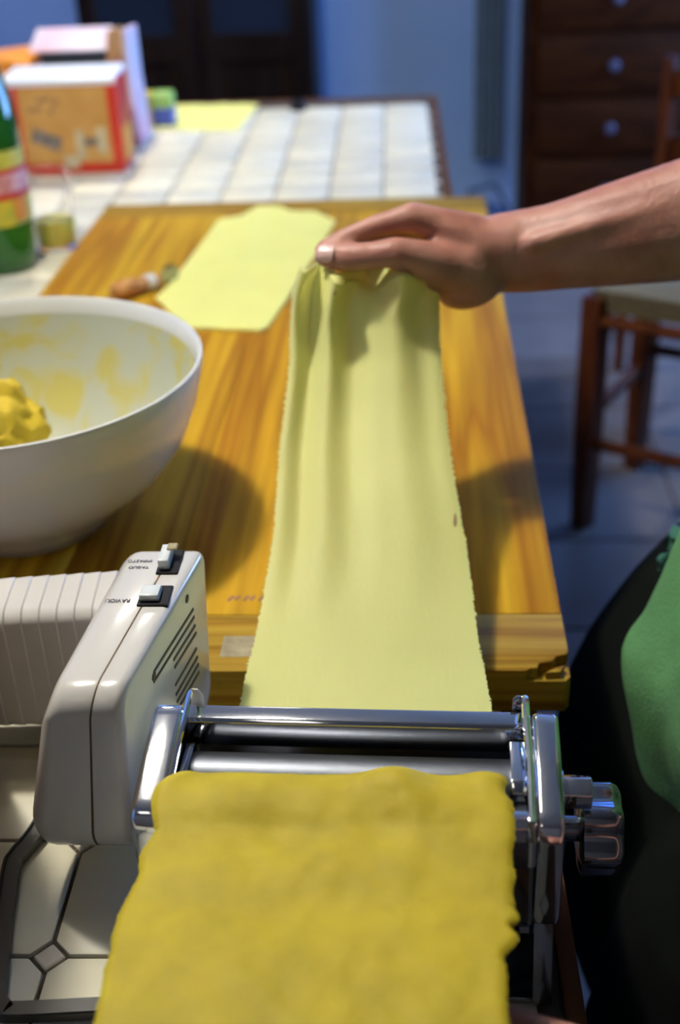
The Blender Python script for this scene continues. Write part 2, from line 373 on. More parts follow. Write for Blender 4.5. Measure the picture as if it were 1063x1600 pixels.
em = obj('tile', octo(0, x1t - .012 - (ox + 3 * T) , 0, T), 'tile_glaze', tt, loc=(0, 0, 0)) if x1t - .012 - (ox + 3 * T) > .02 else None
emesh = None
if em: emesh = em.data; bpy.data.objects.remove(em)
dd = D - G * 1.5
dm = obj('tile', prism([(-dd, 0), (0, -dd), (dd, 0), (0, dd)], TZ - .005, TZ, 2, .0009, seg=1), 'tile_diamond', tt, loc=(0, 0, 0)); dmesh = dm.data; bpy.data.objects.remove(dm)
cnt = 0
for i in range(-7, 4):
    for j in range(-4, 25):
        x, y = ox + i * T, oy + j * T
        if y + T > y1t - .012 or y < y0t or x < x0t: continue
        if -.48 < x and x + T < .13 and .86 < y and y + T < 1.99: continue     # wholly under the pastry board
        if y < .86 and x < -.75: continue
        ms = omesh if i < 3 else emesh
        if ms: place('tile', ms, x, y, random.uniform(-.0004, .0006)); cnt += 1
        if i < 4 and x > -1: place('tile', dmesh, x, y, random.uniform(-.0004, .0004))
# table stands a touch askew to the board
tt.rotation_euler = (0, 0, th)

# ------------------------------------------------------------------ pastry board
pb = empty('pastry_board', (-.2, .765, TZ), 'honey coloured pine pastry board with end boards, chipped at its near right corner', 'board')
bx0, bx1, by0, by1 = -.527, .115, .765, 2.08
ws = [.104, .112, .098, .118, .106, .104]; x = bx0
for i, wd in enumerate(ws):
    x1_ = bx1 if i == 5 else x + wd
    obj('plank', box((x + .0003, by0 + .077, TZ + .002), (x1_ - .0003, by1 - .077, BZ), .0009, 2), 'pine_long', pb, loc=(x, by0, TZ)); x = x1_
near = [(bx0, by0 + .0765), (bx0, by0 + .002), (bx0 + .003, by0), (bx1 - .034, by0), (bx1 - .031, by0 + .004), (bx1 - .026, by0 + .0035), (bx1 - .024, by0 + .010), (bx1 - .014, by0 + .012), (bx1 - .010, by0 + .019), (bx1 - .002, by0 + .021), (bx1, by0 + .025), (bx1, by0 + .0765)]
bm_ = prism([(bx0, by0 + .0765), (bx0, by0 + .002), (bx0 + .003, by0), (bx1 - .004, by0), (bx1, by0 + .006), (bx1, by0 + .0765)], TZ + .001, BZ - .010, 2, .0008)
bm_ = prism(near, BZ - .0101, BZ, 2, .0012, bm=bm_)
bm_ = prism([(bx1 - .020, by0 + .003), (bx1 - .008, by0 + .004), (bx1 - .004, by0 + .013), (bx1 - .013, by0 + .009)], BZ - .0102, BZ - .004, 2, .0008, bm=bm_)
obj('end_board', bm_, 'pine_cross', pb, loc=(bx0, by0, TZ), label='near end board with a splintered corner')
obj('end_board', box((bx0, by1 - .0765, TZ + .001), (bx1, by1, BZ), .0015), 'pine_cross', pb, loc=(bx0, by1, TZ))
obj('cleat', box((bx0 + .01, by0 + .03, TZ + .0005), (bx1 - .012, by0 + .05, TZ + .002)), 'pine_cross', pb)
# ink: three small worn purple letters and a faded stamp by the near end
b2 = None
for i, cx in enumerate((-.156, -.143, -.130)):
    b2 = tube([(cx - .004, .862, BZ + .0002), (cx - .001, .869, BZ + .0002), (cx + .002, .863, BZ + .0002), (cx + .0045, .869, BZ + .0002)], .001, 4, b2, flat=(.0009, .0003))
obj('ink_mark', b2, 'ink_purple', pb, smooth=False)
obj('faded_stamp', box((-.157, .783, BZ - .0002), (-.122, .811, BZ + .0003), .0001, 1), 'stamp_grey', pb, smooth=False)

# ------------------------------------------------------------------ chair (before the person)
ch = empty('rush_chair', (.53, 2.43, 0), 'reddish brown wooden chair with a woven rush seat beyond the table', 'chair')
A = Vector((.354, 2.353, 0)); Bv = Vector((.505, 2.619, 0)); e1 = (Bv - A).normalized(); e2 = Vector((e1.y, -e1.x, 0))
Bv = A + e1 * .31; Cc = A + e2 * .40; Dd = Bv + e2 * .40
SZ = .50
for q, top in ((A, SZ + .02), (Cc, SZ + .02), (Bv, SZ + .02), (Dd, SZ + .42)):
    out = (q - (A + Dd) / 2).normalized() * .012
    obj('leg', tube([q + out * 0, q + Vector((0, 0, .25)) , q + Vector((0, 0, top))], [.026, .031, .030], 4), 'chair_wood', ch)
for a, c_, z in ((A, Bv, .26), (Bv, Dd, .30), (A, Cc, .20), (Cc, Dd, .26), (A, Cc, .47), (Bv, Dd, .47), (A, Bv, .47), (Cc, Dd, .47)):
    obj('rung' if z < .4 else 'seat_rail', tube([a + Vector((0, 0, z)), c_ + Vector((0, 0, z))], .014, 8), 'chair_wood', ch)
sb = bmesh.new(); cen = (A + Dd) / 2
def seatf(u, v):
    q = A.lerp(Bv, v).lerp(Cc.lerp(Dd, v), u); q = q + (q - cen) * .03
    rid = .0015 * sin((max(abs(u - .5), abs(v - .5))) * 120)
    return (q.x, q.y, SZ + .035 - .010 * (1 - max(abs(u - .5), abs(v - .5)) * 2) + rid)
obj('seat', grid_mesh(seatf, 60, 50, .045), 'rush', ch)
# second back post, top rails stand on the far right side of the seat
bp_ = A.lerp(Bv, 1) + e2 * .0
obj('back_post', tube([Cc + Vector((0, 0, SZ)), Cc + Vector((.01, .0, SZ + .42))], [.019, .015], 4), 'chair_wood', ch)
for z in (SZ + .18, SZ + .30, SZ + .39):
    obj('back_slat', tube([Cc + Vector((.006, 0, z)), Dd + Vector((.006, 0, z))], .014, flat=(.008, .02)), 'chair_wood', ch)

# a second chair farther right: only the top of one post shows above the arm
c2 = empty('side_chair', (.66, 2.75, 0), 'red brown wooden chair whose post tops out in front of the drawers', 'chair')
for px_, py_, top in ((.475, 2.50, .885), (.84, 2.50, .885), (.475, 2.87, .45), (.84, 2.87, .45)):
    px_ += .075; py_ += .32
    obj('leg', tube([(px_, py_, 0), (px_, py_, .45), (px_, py_ - (.0), top)], [.016, .02, .017], 4), 'chair_wood', c2)
obj('seat', box((.53, 2.80, .43), (.935, 3.21, .465), .008), 'chair_wood', c2)
obj('back_slat', box((.56, 2.812, .80), (.91, 2.828, .86), .003), 'chair_wood', c2); obj('back_slat', box((.56, 2.812, .66), (.91, 2.828, .72), .003), 'chair_wood', c2)

# ------------------------------------------------------------------ back of the room
dr = empty('chest_of_drawers', (.80, 4.38, 0), 'dark brown wooden chest of drawers with small round metal knobs against the back wall', 'chest')
dx0, dx1, dy = .362, 1.25, 4.20
obj('carcass', box((dx0, dy + .022, .05), (dx1, YB - .06, 1.32), .004), 'dark_wood', dr, smooth=False)
obj('top', box((dx0 - .02, dy - .02, 1.32), (dx1 + .02, YB - .055, 1.35), .006), 'dark_wood', dr)
obj('plinth', box((dx0 + .01, dy + .01, 0), (dx1 - .01, YB - .07, .05)), 'dark_wood', dr)
zs = [.12, .332, .525, .725, .925, 1.12, 1.31]
for i in range(6):
    d = obj('drawer', box((dx0 + .035, dy, zs[i] + .008), (dx1 - .035, dy + .024, zs[i + 1] - .008), .006, 2), 'dark_wood', dr)
    zc = (zs[i] + zs[i + 1]) / 2 + .05 * (0)
    for kx in (.635, .98):
        obj('knob', lathe([(.001, -.028), (.014, -.026), (.018, -.018), (.010, -.008), (.008, .0), (.001, .0)], (0, 0, 0), 16), 'knob_metal', d, loc=(0, 0, 0)) if False else None
        kb = lathe([(.001, -.030), (.013, -.028), (.018, -.020), (.012, -.010), (.008, .002), (.001, .002)], (0, 0, 0), 16)
        bmesh.ops.rotate(kb, verts=kb.verts, cent=(0, 0, 0), matrix=Matrix.Rotation(R(-90), 3, 'X'))
        bmesh.ops.scale(kb, verts=kb.verts, vec=(1, 1, 1))
        bmesh.ops.translate(kb, verts=kb.verts, vec=(kx, dy, zc))
        for v in kb.verts: v.co.y = 2 * dy - v.co.y if v.co.y > dy + .004 else v.co.y
        obj('knob', kb, 'knob_metal', d)
cb = empty('glazed_cabinet', (-.72, 4.42, 0), 'very dark wooden cabinet with two glazed doors behind the far end of the table', 'cabinet')
cx0, cx1, cy = -1.10, -.331, 4.25
obj('carcass', box((cx0, cy + .022, 0), (cx1, YB - .02, 1.95), .004), 'cabinet_wood', cb, smooth=False)
obj('cornice', box((cx0 - .02, cy - .01, 1.95), (cx1 + .02, YB - .02, 2.0), .008), 'cabinet_wood', cb)
mid = (cx0 + cx1) / 2
for a, c_ in ((cx0 + .01, mid - .004), (mid + .004, cx1 - .01)):
    bmd = None
    for lo, hi in (((a, cy, .08), (a + .06, cy + .024, 1.93)), ((c_ - .06, cy, .08), (c_, cy + .024, 1.93)), ((a + .06, cy, .08), (c_ - .06, cy + .024, .16)), ((a + .06, cy, .66), (c_ - .06, cy + .024, .75)), ((a + .06, cy, 1.86), (c_ - .06, cy + .024, 1.93)), ((a + .06, cy + .012, .16), (c_ - .06, cy + .024, .66))):
        bmd = box(lo, hi, .003, 1, bmd)
    d = obj('door', bmd, 'cabinet_wood', cb)
    obj('pane', box((a + .058, cy + .010, .748), (c_ - .058, cy + .014, 1.862)), 'cab_glass', d, smooth=False)
    obj('handle', tube([((c_ if a < mid - .1 else a) + (-.03 if a < mid - .1 else .03), cy - .018, 1.0), ((c_ if a < mid - .1 else a) + (-.03 if a < mid - .1 else .03), cy - .018, 1.10)], .006, 8), 'knob_metal', d)
def cur(u, v):
    return (.212 + .085 * u, 4.52 + .012 * sin(u * 22), .255 + 1.9 * v)
cc = obj('hanging_cloth', grid_mesh(cur, 40, 8, .006), 'curtain_grey', loc=(.25, 4.52, .255)); tag(cc, 'narrow grey green cloth hanging on the blue wall left of the drawers', 'cloth')
bb = sphere((.24, 4.16, .10), (.11, .10, .10), None, 24)
for v in bb.verts:
    v.co += Vector((0, 0, .03 * noise.noise(v.co * 14))); v.co.z = max(v.co.z, .0)
bb = tube([(.16, 4.14, .17), (.18, 4.13, .25), (.26, 4.13, .27), (.31, 4.14, .18)], .008, 8, bb)
tag(obj('cloth_bag', bb, 'dark_fabric', loc=(.24, 4.16, 0)), 'dark navy cloth bag on the floor by the wall beyond the table', 'bag')

# ------------------------------------------------------------------ things on the far table
pf = [(-.60, 2.83), (-.395, 2.80), (-.375, 3.07), (-.60, 3.09)]
def rough_sheet(corners, z, name, m, label, nu=26, nv=30, amp=.004, rag=.003, thick=.0022, warp=0):
    c0 = sum((Vector((a, b, 0)) for a, b in corners), Vector()) / 4
    def fn(u, v):
        a = Vector(corners[0]).lerp(Vector(corners[1]), u); b = Vector(corners[3]).lerp(Vector(corners[2]), u); q = a.lerp(b, v)
        e = min(u, 1 - u, v, 1 - v)
        n_ = noise.noise(Vector((q.x * 25, q.y * 25, 3)))
        if e < 1e-6: q = q + (q - Vector((c0.x, c0.y))).normalized() * rag * noise.noise(Vector((q.x * 70, q.y * 70, 9)))
        return (q.x, q.y, z + thick + amp * max(0, n_) + warp * (u - .5) ** 2)
    return tag(obj(name, grid_mesh(fn, nu, nv, thick), m, loc=(c0.x, c0.y, z)), label, 'pasta')
rough_sheet(pf, TZ, 'pasta_sheet', 'pasta_pale', 'small pale yellow pasta sheet lying on the tiles at the far table end')
tag(obj('bottle_cap', lathe([(0, .020), (.015, .020), (.018, .016), (.0195, 0), (0, 0)], (-.274, 3.00, TZ + .001), 20), 'black_plastic', loc=(-.274, 3.01, TZ)), 'small black cap standing alone on the far tiles', 'cap')
# soft printed packet
pk = empty('printed_packet', (-.60, 2.86, TZ), 'small yellow, green and blue printed packet between the boxes and the far pasta sheet', 'packet')
def pkf(x0, x1, z0, z1, m):
    obj('printed_panel', box((x0, 2.85, TZ + z0), (x1, 2.90, TZ + z1), .008, 3), m, pk)
pkf(-.655, -.590, .001, .075, 'bag_yellow'); pkf(-.592, -.545, .040, .075, 'bag_green'); pkf(-.592, -.545, .001, .042, 'bag_blue')

# red carton
rc = empty('red_carton', (-.68, 2.52, TZ), 'red cardboard carton with a tan printed front and white top, nearest of the boxes', 'box')
rx0, rx1, ry0, ry1, rz1 = -.790, -.578, 2.455, 2.555, .940
bmc = prism([(rx0, TZ + .001), (rx1 + .0, TZ + .001), (rx1 + .004, rz1), (rx0 - .004, rz1)], ry0, ry1, 1, .002)
obj('carton_body', bmc, 'carton_red', rc)
obj('lid_flap', prism([(ry0 - .002, rz1 - .010), (ry0 - .004, rz1), (ry0 + .01, rz1 + .006), (ry1 - .01, rz1 + .010), (ry1 + .003, rz1 + .011), (ry1 + .003, rz1 - .005)], rx0 - .008, rx1 + .002, 0, .001), 'carton_white', rc)
obj('front_panel', box((rx0 + .020, ry0 - .0012, TZ + .022), (rx1 - .018, ry0 + .002, rz1 - .012), .0004, 1), 'carton_tan', rc, label='tan printed front panel')
rot = Matrix.Rotation(R(22), 3, 'Y')
obj('printed_machine', box((rx0 + .035, ry0 - .002, TZ + .055), (rx0 + .095, ry0 + .001, TZ + .082), .0004, 1, rot=rot), 'print_grey', rc, label='grey picture of a pasta machine')
obj('printed_patch', box((rx0 + .123, ry0 - .002, TZ + .030), (rx0 + .140, ry0 + .001, TZ + .085), .0004, 1), 'print_pale', rc)
obj('printed_patch', box((rx0 + .166, ry0 - .002, TZ + .040), (rx0 + .184, ry0 + .001, TZ + .090), .0004, 1), 'print_pale', rc)
obj('printed_patch', box((rx0 + .139, ry0 - .0022, TZ + .055), (rx0 + .167, ry0 + .001, TZ + .070), .0004, 1), 'print_grey', rc)
obj('printed_patch', box((rx0 + .095, ry0 - .0024, TZ + .012), (rx0 + .125, ry0 + .001, TZ + .036), .0004, 1), 'print_pale', rc)
for dx_, dz_, w_, a_ in ((.035, .122, .03, 4), (.075, .118, .014, 55), (.085, .135, .016, 50), (.055, .14, .03, 10)):
    obj('printed_patch', box((rx0 + dx_, ry0 - .002, TZ + dz_), (rx0 + dx_ + w_, ry0 + .001, TZ + dz_ + .009), .0004, 1, rot=Matrix.Rotation(R(-a_), 3, 'Y')), 'print_brown', rc)
obj('side_panel', box((rx1 - .001, ry0 + .012, TZ + .02), (rx1 + .0045, ry1 - .01, TZ + .085), .0004, 1), 'label_orange', rc)
# tall carton behind, its open lid leaning
tc_ = empty('tall_carton', (-.68, 2.74, TZ), 'tall white and pink carton with a dark stripe and kraft corner, behind the red one', 'box')
obj('carton_body', prism([(-.80, TZ + .001), (-.585, TZ + .001), (-.600, .985), (-.79, .935)], 2.68, 2.80, 1, .003), 'carton_pink', tc_)
obj('lid_panel', prism([(2.655, .962), (2.662, .959), (2.75, .988), (2.745, .995)], -.795, -.632, 0, .001), 'carton_lid', tc_, label='pale slanting lid panel')
obj('dark_stripe', box((-.775, 2.668, .932), (-.628, 2.679, .957), .001, 1), 'carton_dark', tc_, label='black printed stripe')
obj('blue_stripe', box((-.73, 2.666, .955), (-.628, 2.676, .966), .001, 1), 'carton_blue', tc_, label='blue printed stripe')
obj('corner_flap', prism([(-.636, .935), (-.602, .945), (-.598, 1.003), (-.628, .998)], 2.662, 2.678, 1, .001), 'carton_kraft', tc_, label='light brown corner flap')
obj('side_panel', prism([(2.675, TZ + .02), (2.79, TZ + .02), (2.79, .99), (2.675, .995)], -.603, -.592, 0, .001), 'carton_lid', tc_)
op = empty('orange_packet', (-.86, 2.72, TZ), 'flat orange packet lying tilted on the pile left of the tall carton', 'packet')
obj('packet_body', box((-.93, 2.62, TZ + .001), (-.82, 2.78, .925), .003), 'carton_tan', op)
obj('orange_top', prism([(-.94, .920), (-.80, .926), (-.785, .945), (-.83, .955), (-.94, .945)], 2.61, 2.79, 1, .002), 'orange_paper', op)

# bottle
bt = empty('green_bottle', (-.655, 1.88, TZ), 'green glass bottle with a yellow, red and white label at the left edge', 'bottle')
bc = (-.655, 1.88, TZ)
obj('bottle_glass', lathe([(0, .006), (.035, .001), (.048, .002), (.053, .010), (.054, .03), (.0545, .06), (.0565, .080), (.0575, .10), (.0575, .20), (.057, .225), (.054, .255), (.046, .29), (.034, .325), (.022, .355), (.015, .38), (.0140, .40), (.0155, .402), (.0155, .410), (.012, .411), (0, .411)], bc, 48), 'green_glass', bt)
def band(z0, z1, rr0, rr1, m, lab=None, a0=0, a1=2 * pi, e=.0006):
    obj('label_band', lathe([(rr0 + e, z0), (rr1 + e, z1)], bc, 48, a0=a0, a1=a1), m, bt, label=lab)
band(.078, .118, .0565, .0575, 'label_yellow', 'yellow lower label band'); band(.118, .128, .0575, .0575, 'label_red'); band(.128, .156, .0575, .0575, 'label_white', 'pinkish white middle label band')
band(.156, .164, .0575, .0575, 'label_red'); band(.164, .190, .0575, .0575, 'label_yellow')
band(.084, .118, .0572, .0577, 'label_orange', 'orange side stripe', R(-40), R(-12), .0012); band(.088, .116, .0574, .0577, 'label_green', 'green corner of the label', R(-105), R(-75), .0012)
obj('cap', lathe([(.0165, .385), (.0165, .412), (0, .413)], bc, 24), 'label_red', bt)
# tumbler
gl = empty('drinking_glass', (-.592, 1.97, TZ), 'clear straight tumbler one third full of yellow drink beside the green bottle', 'glass')
gc = (-.592, 1.975, TZ)
obj('tumbler', lathe([(.001, .001), (.031, .001), (.033, .004), (.0355, .125), (.0345, .126), (.0335, .125), (.0312, .010), (.001, .009)], gc, 48), 'glass', gl)
obj('yellow_drink', lathe([(.001, .0092), (.0311, .0102), (.0322, .050), (.001, .0502)], gc, 48), 'yellow_drink', gl)

# ------------------------------------------------------------------ things on the board
def flat_pasta():
    cs = [(-.345, 1.560), (-.185, 1.462), (-.128, 1.945), (-.290, 2.030)]
    poly = [(-.356, 1.602), (-.318, 1.530), (-.296, 1.490), (-.192, 1.473), (-.145, 1.80), (-.128, 1.945), (-.165, 2.0), (-.205, 2.005), (-.225, 2.035), (-.262, 2.040), (-.285, 1.985), (-.318, 1.97), (-.345, 1.66)]
    b2 = bmesh.new(); c = Vector((-.24, 1.76))
    N_ = 120; per = []
    L_ = len(poly)
    for i in range(N_):
        t = i / N_ * L_; k = int(t); f = t - k
        q = Vector(poly[k]).lerp(Vector(poly[(k + 1) % L_]), f); q += (q - c).normalized() * .0025 * noise.noise(Vector((q.x * 60, q.y * 60, 0))); per.append(q)
    rings = []
    for s_ in (1, .94, .8, .6, .4, .2):
        rings.append([b2.verts.new((*(c + (q - c) * s_), BZ + .0045 + (.004 * noise.noise(Vector((q.x * 20 * s_, q.y * 20 * s_, 2))) if s_ < 1 else -.0006))) for q in per])
    low = [b2.verts.new((q.x, q.y, BZ + .0006)) for q in per]
    for a, d in zip(rings, rings[1:]):
        for i in range(N_): b2.faces.new((a[i], a[(i + 1) % N_], d[(i + 1) % N_], d[i]))
    for i in range(N_): b2.faces.new((low[i], low[(i + 1) % N_], rings[0][(i + 1) % N_], rings[0][i]))
    b2.faces.new(rings[-1]); b2.faces.new(low[::-1])
    return b2
tag(obj('pasta_sheet', flat_pasta(), 'pasta_pale', loc=(-.24, 1.76, BZ)), 'large bright yellow pasta sheet lying flat on the wooden board', 'pasta')
# unseen block added outside the left edge to shade the near tiles
fb = box((-.50, .505, TZ + .001), (-.308, .695, 1.17), .012, 3)
for v in fb.verts: v.co += Vector((.006 * noise.noise(v.co * 9), .006 * noise.noise(v.co * 11), 0))
fbt = empty('shade_block', (-.40, .62, TZ), 'tall brown block added outside the left edge to shade the near tiles', 'bag')
obj('shade_block_body', fb, 'carton_kraft', fbt); obj('shade_block_top', box((-.495, .59, 1.167), (-.315, .65, 1.195), .008, 2), 'carton_kraft', fbt)
# pastry wheel tool
tl = empty('pastry_cutter', (-.37, 1.63, BZ), 'small turned wooden pastry cutter lying between the bowl and the flat pasta sheet', 'tool')
a, c_ = Vector((-.415, 1.595, BZ + .014)), Vector((-.358, 1.652, BZ + .012)); d_ = (c_ - a)
obj('wooden_handle', tube([a + d_ * k for k in (0, .04, .15, .35, .55, .7, .8, .9, 1.)], [.004, .009, .0125, .0135, .011, .009, .0105, .009, .006], 16), 'tool_wood', tl)
obj('pale_band', tube([a + d_ * .70, a + d_ * .86], [.0112, .0115], 16), 'plastic_light', tl, label='pale band near the wheel end')  # pale band round the handle
wv = lathe([(.001, -.0012), (.012, -.001), (.0145, -.0004), (.0145, .0004), (.012, .001), (.001, .0012)], (0, 0, 0), 24)
bmesh.ops.rotate(wv, verts=wv.verts, cent=(0, 0, 0), matrix=Matrix.Rotation(R(90), 3, 'X') ); bmesh.ops.rotate(wv, verts=wv.verts, cent=(0, 0, 0), matrix=Matrix.Rotation(R(45), 3, 'Z')); bmesh.ops.translate(wv, verts=wv.verts, vec=c_ + d_.normalized() * .018 + Vector((0, 0, .0035)))
obj('cutting_wheel', wv, 'chrome_dark', tl)

# bowl
bo = (-.363, .997, BZ)
outp = [(0, .0012), (.060, .0012), (.070, .004), (.082, .018), (.107, .039), (.134, .062), (.153, .088), (.165, .118), (.1725, .146), (.1745, .158), (.174, .161), (.1715, .1615), (.169, .159), (.166, .146), (.1585, .118), (.146, .089), (.128, .064), (.104, .042), (.080, .024), (.055, .012), (0, .010)]
bw = tag(obj('mixing_bowl', lathe(outp, bo, 96), 'bowl_ceramic', loc=bo), 'large white mixing bowl with dough smears inside, cut by the left edge', 'bowl')
bw.data.materials.append(M['bowl_inner'])
for f_ in bw.data.polygons:
    c3 = f_.center
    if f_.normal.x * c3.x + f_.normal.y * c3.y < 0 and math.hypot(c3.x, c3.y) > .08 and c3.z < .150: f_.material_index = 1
bd = sphere((0, 0, 0), 1., None, 64)
for v in bd.verts:
    n_ = v.co.normalized(); k = 1 + .10 * noise.noise(n_ * 2.1) + .10 * noise.noise(n_ * 5 + Vector((3, 1, 0))) + .05 * noise.noise(n_ * 14)
    v.co = Vector((n_.x * .060 * k, n_.y * .058 * k, max(-.056, n_.z * .064 * k)))
    v.co += Vector((-.408, 1.022, BZ + .071))
tag(obj('dough_lump', bd, 'dough_lump', loc=(-.414, 1.03, BZ + .012)), 'rough yellow lump of raw dough lying inside the white bowl', 'dough')

# ------------------------------------------------------------------ pasta machine
mc = Vector((-.0395, .545, TZ)); pm = empty('pasta_machine', mc, 'chrome hand pasta machine at the near end of the table, dough lying over it', 'machine')
xL, xR = -.161, .079
prof = [(.505, .818), (.503, .826), (.503, .884), (.5050, .8915), (.511, .8955), (.545, .9055), (.574, .9115), (.581, .9110), (.586, .905), (.600, .86), (.600, .818)]
foot = [(.515, .822), (.592, .822), (.606, .765), (.606, TZ + .001), (.496, TZ + .001), (.496, .765)]
for nm, x0, x1 in (('side_cover', xL, xL + .019), ('side_cover', xR - .0155, xR)):
    obj(nm, prism(prof, x0, x1, 0, .0045, seg=4), 'chrome', pm)
for x0, x1 in ((xL + .004, xL + .016), (xR - .014, xR - .002)):
    obj('side_leg', prism(foot, x0, x1, 0, .002), 'chrome_dark', pm)
# raised lips on the inner faces
def lip(x, lean):
    b3 = None
    path = [(.4985, .872), (.5000, .888), (.505, .8965), (.54, .9070), (.572, .9135), (.583, .9165), (.589, .9145)]
    pts = [(x + lean * (i > 3) * .001, y, z) for i, (y, z) in enumerate(path)]
    return tube(pts, .0018 if lean > 0 else .0023, 8)
obj('rim_lip', lip(xL + .0205, 1), 'chrome', pm); obj('rim_lip', lip(xR - .0180, -1), 'chrome', pm)
obj('inner_plate', prism([(.504, .82), (.504, .890), (.578, .908), (.590, .870), (.590, .82)], xL + .0185, xL + .0205, 0), 'chrome_dark', pm)
obj('inner_plate', prism([(.504, .82), (.504, .890), (.578, .908), (.590, .870), (.590, .82)], xR - .0180, xR - .016, 0), 'chrome_dark', pm)
xi0, xi1 = xL + .0205, xR - .0180
obj('top_bar', prism([(.5725, .887), (.5725, .9045), (.5745, .9065), (.584, .908), (.588, .905), (.592, .880), (.590, .880), (.5855, .903), (.576, .902), (.575, .887)], xi0, xi1, 0, .0006), 'chrome', pm, label='polished far top bar')
obj('top_bar', prism([(.5035, .822), (.5035, .893), (.5055, .8975), (.5115, .8985), (.5115, .8965), (.507, .8945), (.5055, .891), (.5055, .822)], xi0, xi1, 0, .0005), 'chrome', pm, label='near front cover')
obj('roller', lathe([(.001, xi0 + .001), (.0178, xi0 + .001), (.018, xi0 + .002), (.018, xi1 - .002), (.001, xi1 - .002)], (0, .5525, .8755), 64, 'x'), 'roller_steel', pm, label='far steel roller')
obj('roller', lathe([(.001, xi0 + .001), (.0178, xi0 + .001), (.018, xi0 + .002), (.018, xi1 - .002), (.001, xi1 - .002)], (0, .5145 + .004, .8735), 64, 'x'), 'roller_steel', pm, label='near steel roller')
obj('roller_guide', prism([(.528, .895), (.5335, .9005), (.566, .9015), (.5715, .895), (.5715, .870), (.528, .870)], xi1 - .0105, xi1 - .001, 0, .001), 'chrome', pm)
obj('roller_guide', prism([(.530, .890), (.5335, .8945), (.564, .8955), (.5715, .890), (.5715, .870), (.530, .870)], xi0 + .0005, xi0 + .006, 0, .001), 'chrome_dark', pm)
obj('base_plate', box((xL + .012, .498, TZ + .0005), (xR - .01, .604, TZ + .005), .0015), 'chrome_dark', pm)
obj('cross_rod', tube([(xi0 - .002, .528, .832), (xi1 + .002, .528, .832)], .005, 12), 'chrome_dark', pm)
obj('cross_rod', tube([(xi0 - .002, .520, .800), (xi1 + .002, .520, .800)], .004, 12), 'chrome_dark', pm)
obj('feed_ledge', prism([(.502, .808), (.530, .812), (.530, .815), (.502, .811)], xi0, xi1 - .004, 0), 'chrome_dark', pm)
obj('outlet_plate', prism([(.592, .880), (.6, .84), (.64, .806), (.640, .803), (.598, .832), (.590, .878)], xi0, xi1, 0), 'chrome_dark', pm)
for x_, nm in ((xL + .022, -1), (xR - .023, 1)):
    obj('rear_tab', prism([(x_ - .003, .895), (x_ + .006, .895), (x_ + .006, .911), (x_ + .003, .9155), (x_ - .001, .9155), (x_ - .003, .913)], .5895, .5905, 1), 'plastic' if nm < 0 else 'chrome', pm)
# hub nut and width knob on the right side
hx = [(.0085 / cos(R(30)) , a) for a in range(6)]
hexp = [(.572 + .0108 * cos(R(60 * k + 30)), .8590 + .0108 * sin(R(60 * k + 30))) for k in range(6)]
obj('hex_nut', prism(hexp, xR + .0040, xR + .0215, 0, .0014), 'chrome', pm, label='bright hexagonal nut')
obj('washer', lathe([(.001, 0), (.0125, 0), (.0125, .0045), (.001, .0045)], (xR, .572, .8595), 32, 'x'), 'chrome', pm)
kc = (.582, .820); kn = bmesh.new(); rings = []
for xx, sc_ in ((.016, .80), (.018, .98), (.022, 1.), (.036, 1.0), (.040, .93), (.042, .80), (.0425, .3)):
    rings.append([kn.verts.new((xR + xx, kc[0] + sc_ * .0265 * (1 + .10 * cos(a * 6)) * cos(a), kc[1] + sc_ * .0265 * (1 + .10 * cos(a * 6)) * sin(a))) for a in [2 * pi * i / 72 for i in range(72)]])
for a_, b_ in zip(rings, rings[1:]):
    for i in range(72): kn.faces.new((a_[i], a_[(i + 1) % 72], b_[(i + 1) % 72], b_[i]))
kn.faces.new(rings[0][::-1]); kn.faces.new(rings[-1])
obj('regulator_knob', kn, 'chrome_dark', pm, label='scalloped dark chrome knob')
obj('knob_shaft', lathe([(.001, -.002), (.008, -.002), (.008, .018), (.001, .018)], (xR, kc[0], kc[1]), 24, 'x'), 'chrome_dark', pm)
pm.rotation_euler = (0, 0, R(-2.0))

# ------------------------------------------------------------------ motor unit
mo = empty('machine_motor', (-.21, .66, TZ), 'cream plastic motor unit with two push switches, left of the chrome machine', 'motor')
SX0, SX1, SXM = -.2000, -.1500, -.1690
def slab_prof(inset=0):
    pts = []
    y0, y1, z0, z1 = .5725 + inset, .742 - inset, .788 + inset, .926 - inset
    def arc(cy_, cz_, ry, rz, a0, a1, n):
        for k in range(n + 1):
            a = R(a0 + (a1 - a0) * k / n); pts.append((cy_ + ry * cos(a), cz_ + rz * sin(a)))
    arc(y0 + .020, z1 - .018, .020, .018, 180, 90, 8)
    arc(y1 - .008, z1 - .008, .008, .008, 90, 0, 4)
    arc(y1 - .03, z0 + .02, .03, .02, 0, -90, 6)
    arc(y0 + .036, z0 + .030, .036, .030, 270, 180, 8)
    return pts
def shear(bm):
    """the housing is a slight wedge, leaning outward below"""
    for v in bm.verts:
        xl, xr = -.2430 + (v.co.y - .575) * .095, -.1765 + (v.co.y - .575) * .160
        fx = (v.co.x - SX0) / (SX1 - SX0)
        v.co.x = xl + fx * (xr - xl) + (1 - fx) * .021 * (lambda t_: t_ * t_ * (3 - 2 * t_))(min(1, max(0, (v.co.z - .850) / .080))) + (v.co.z - .926) * .05
    return bm
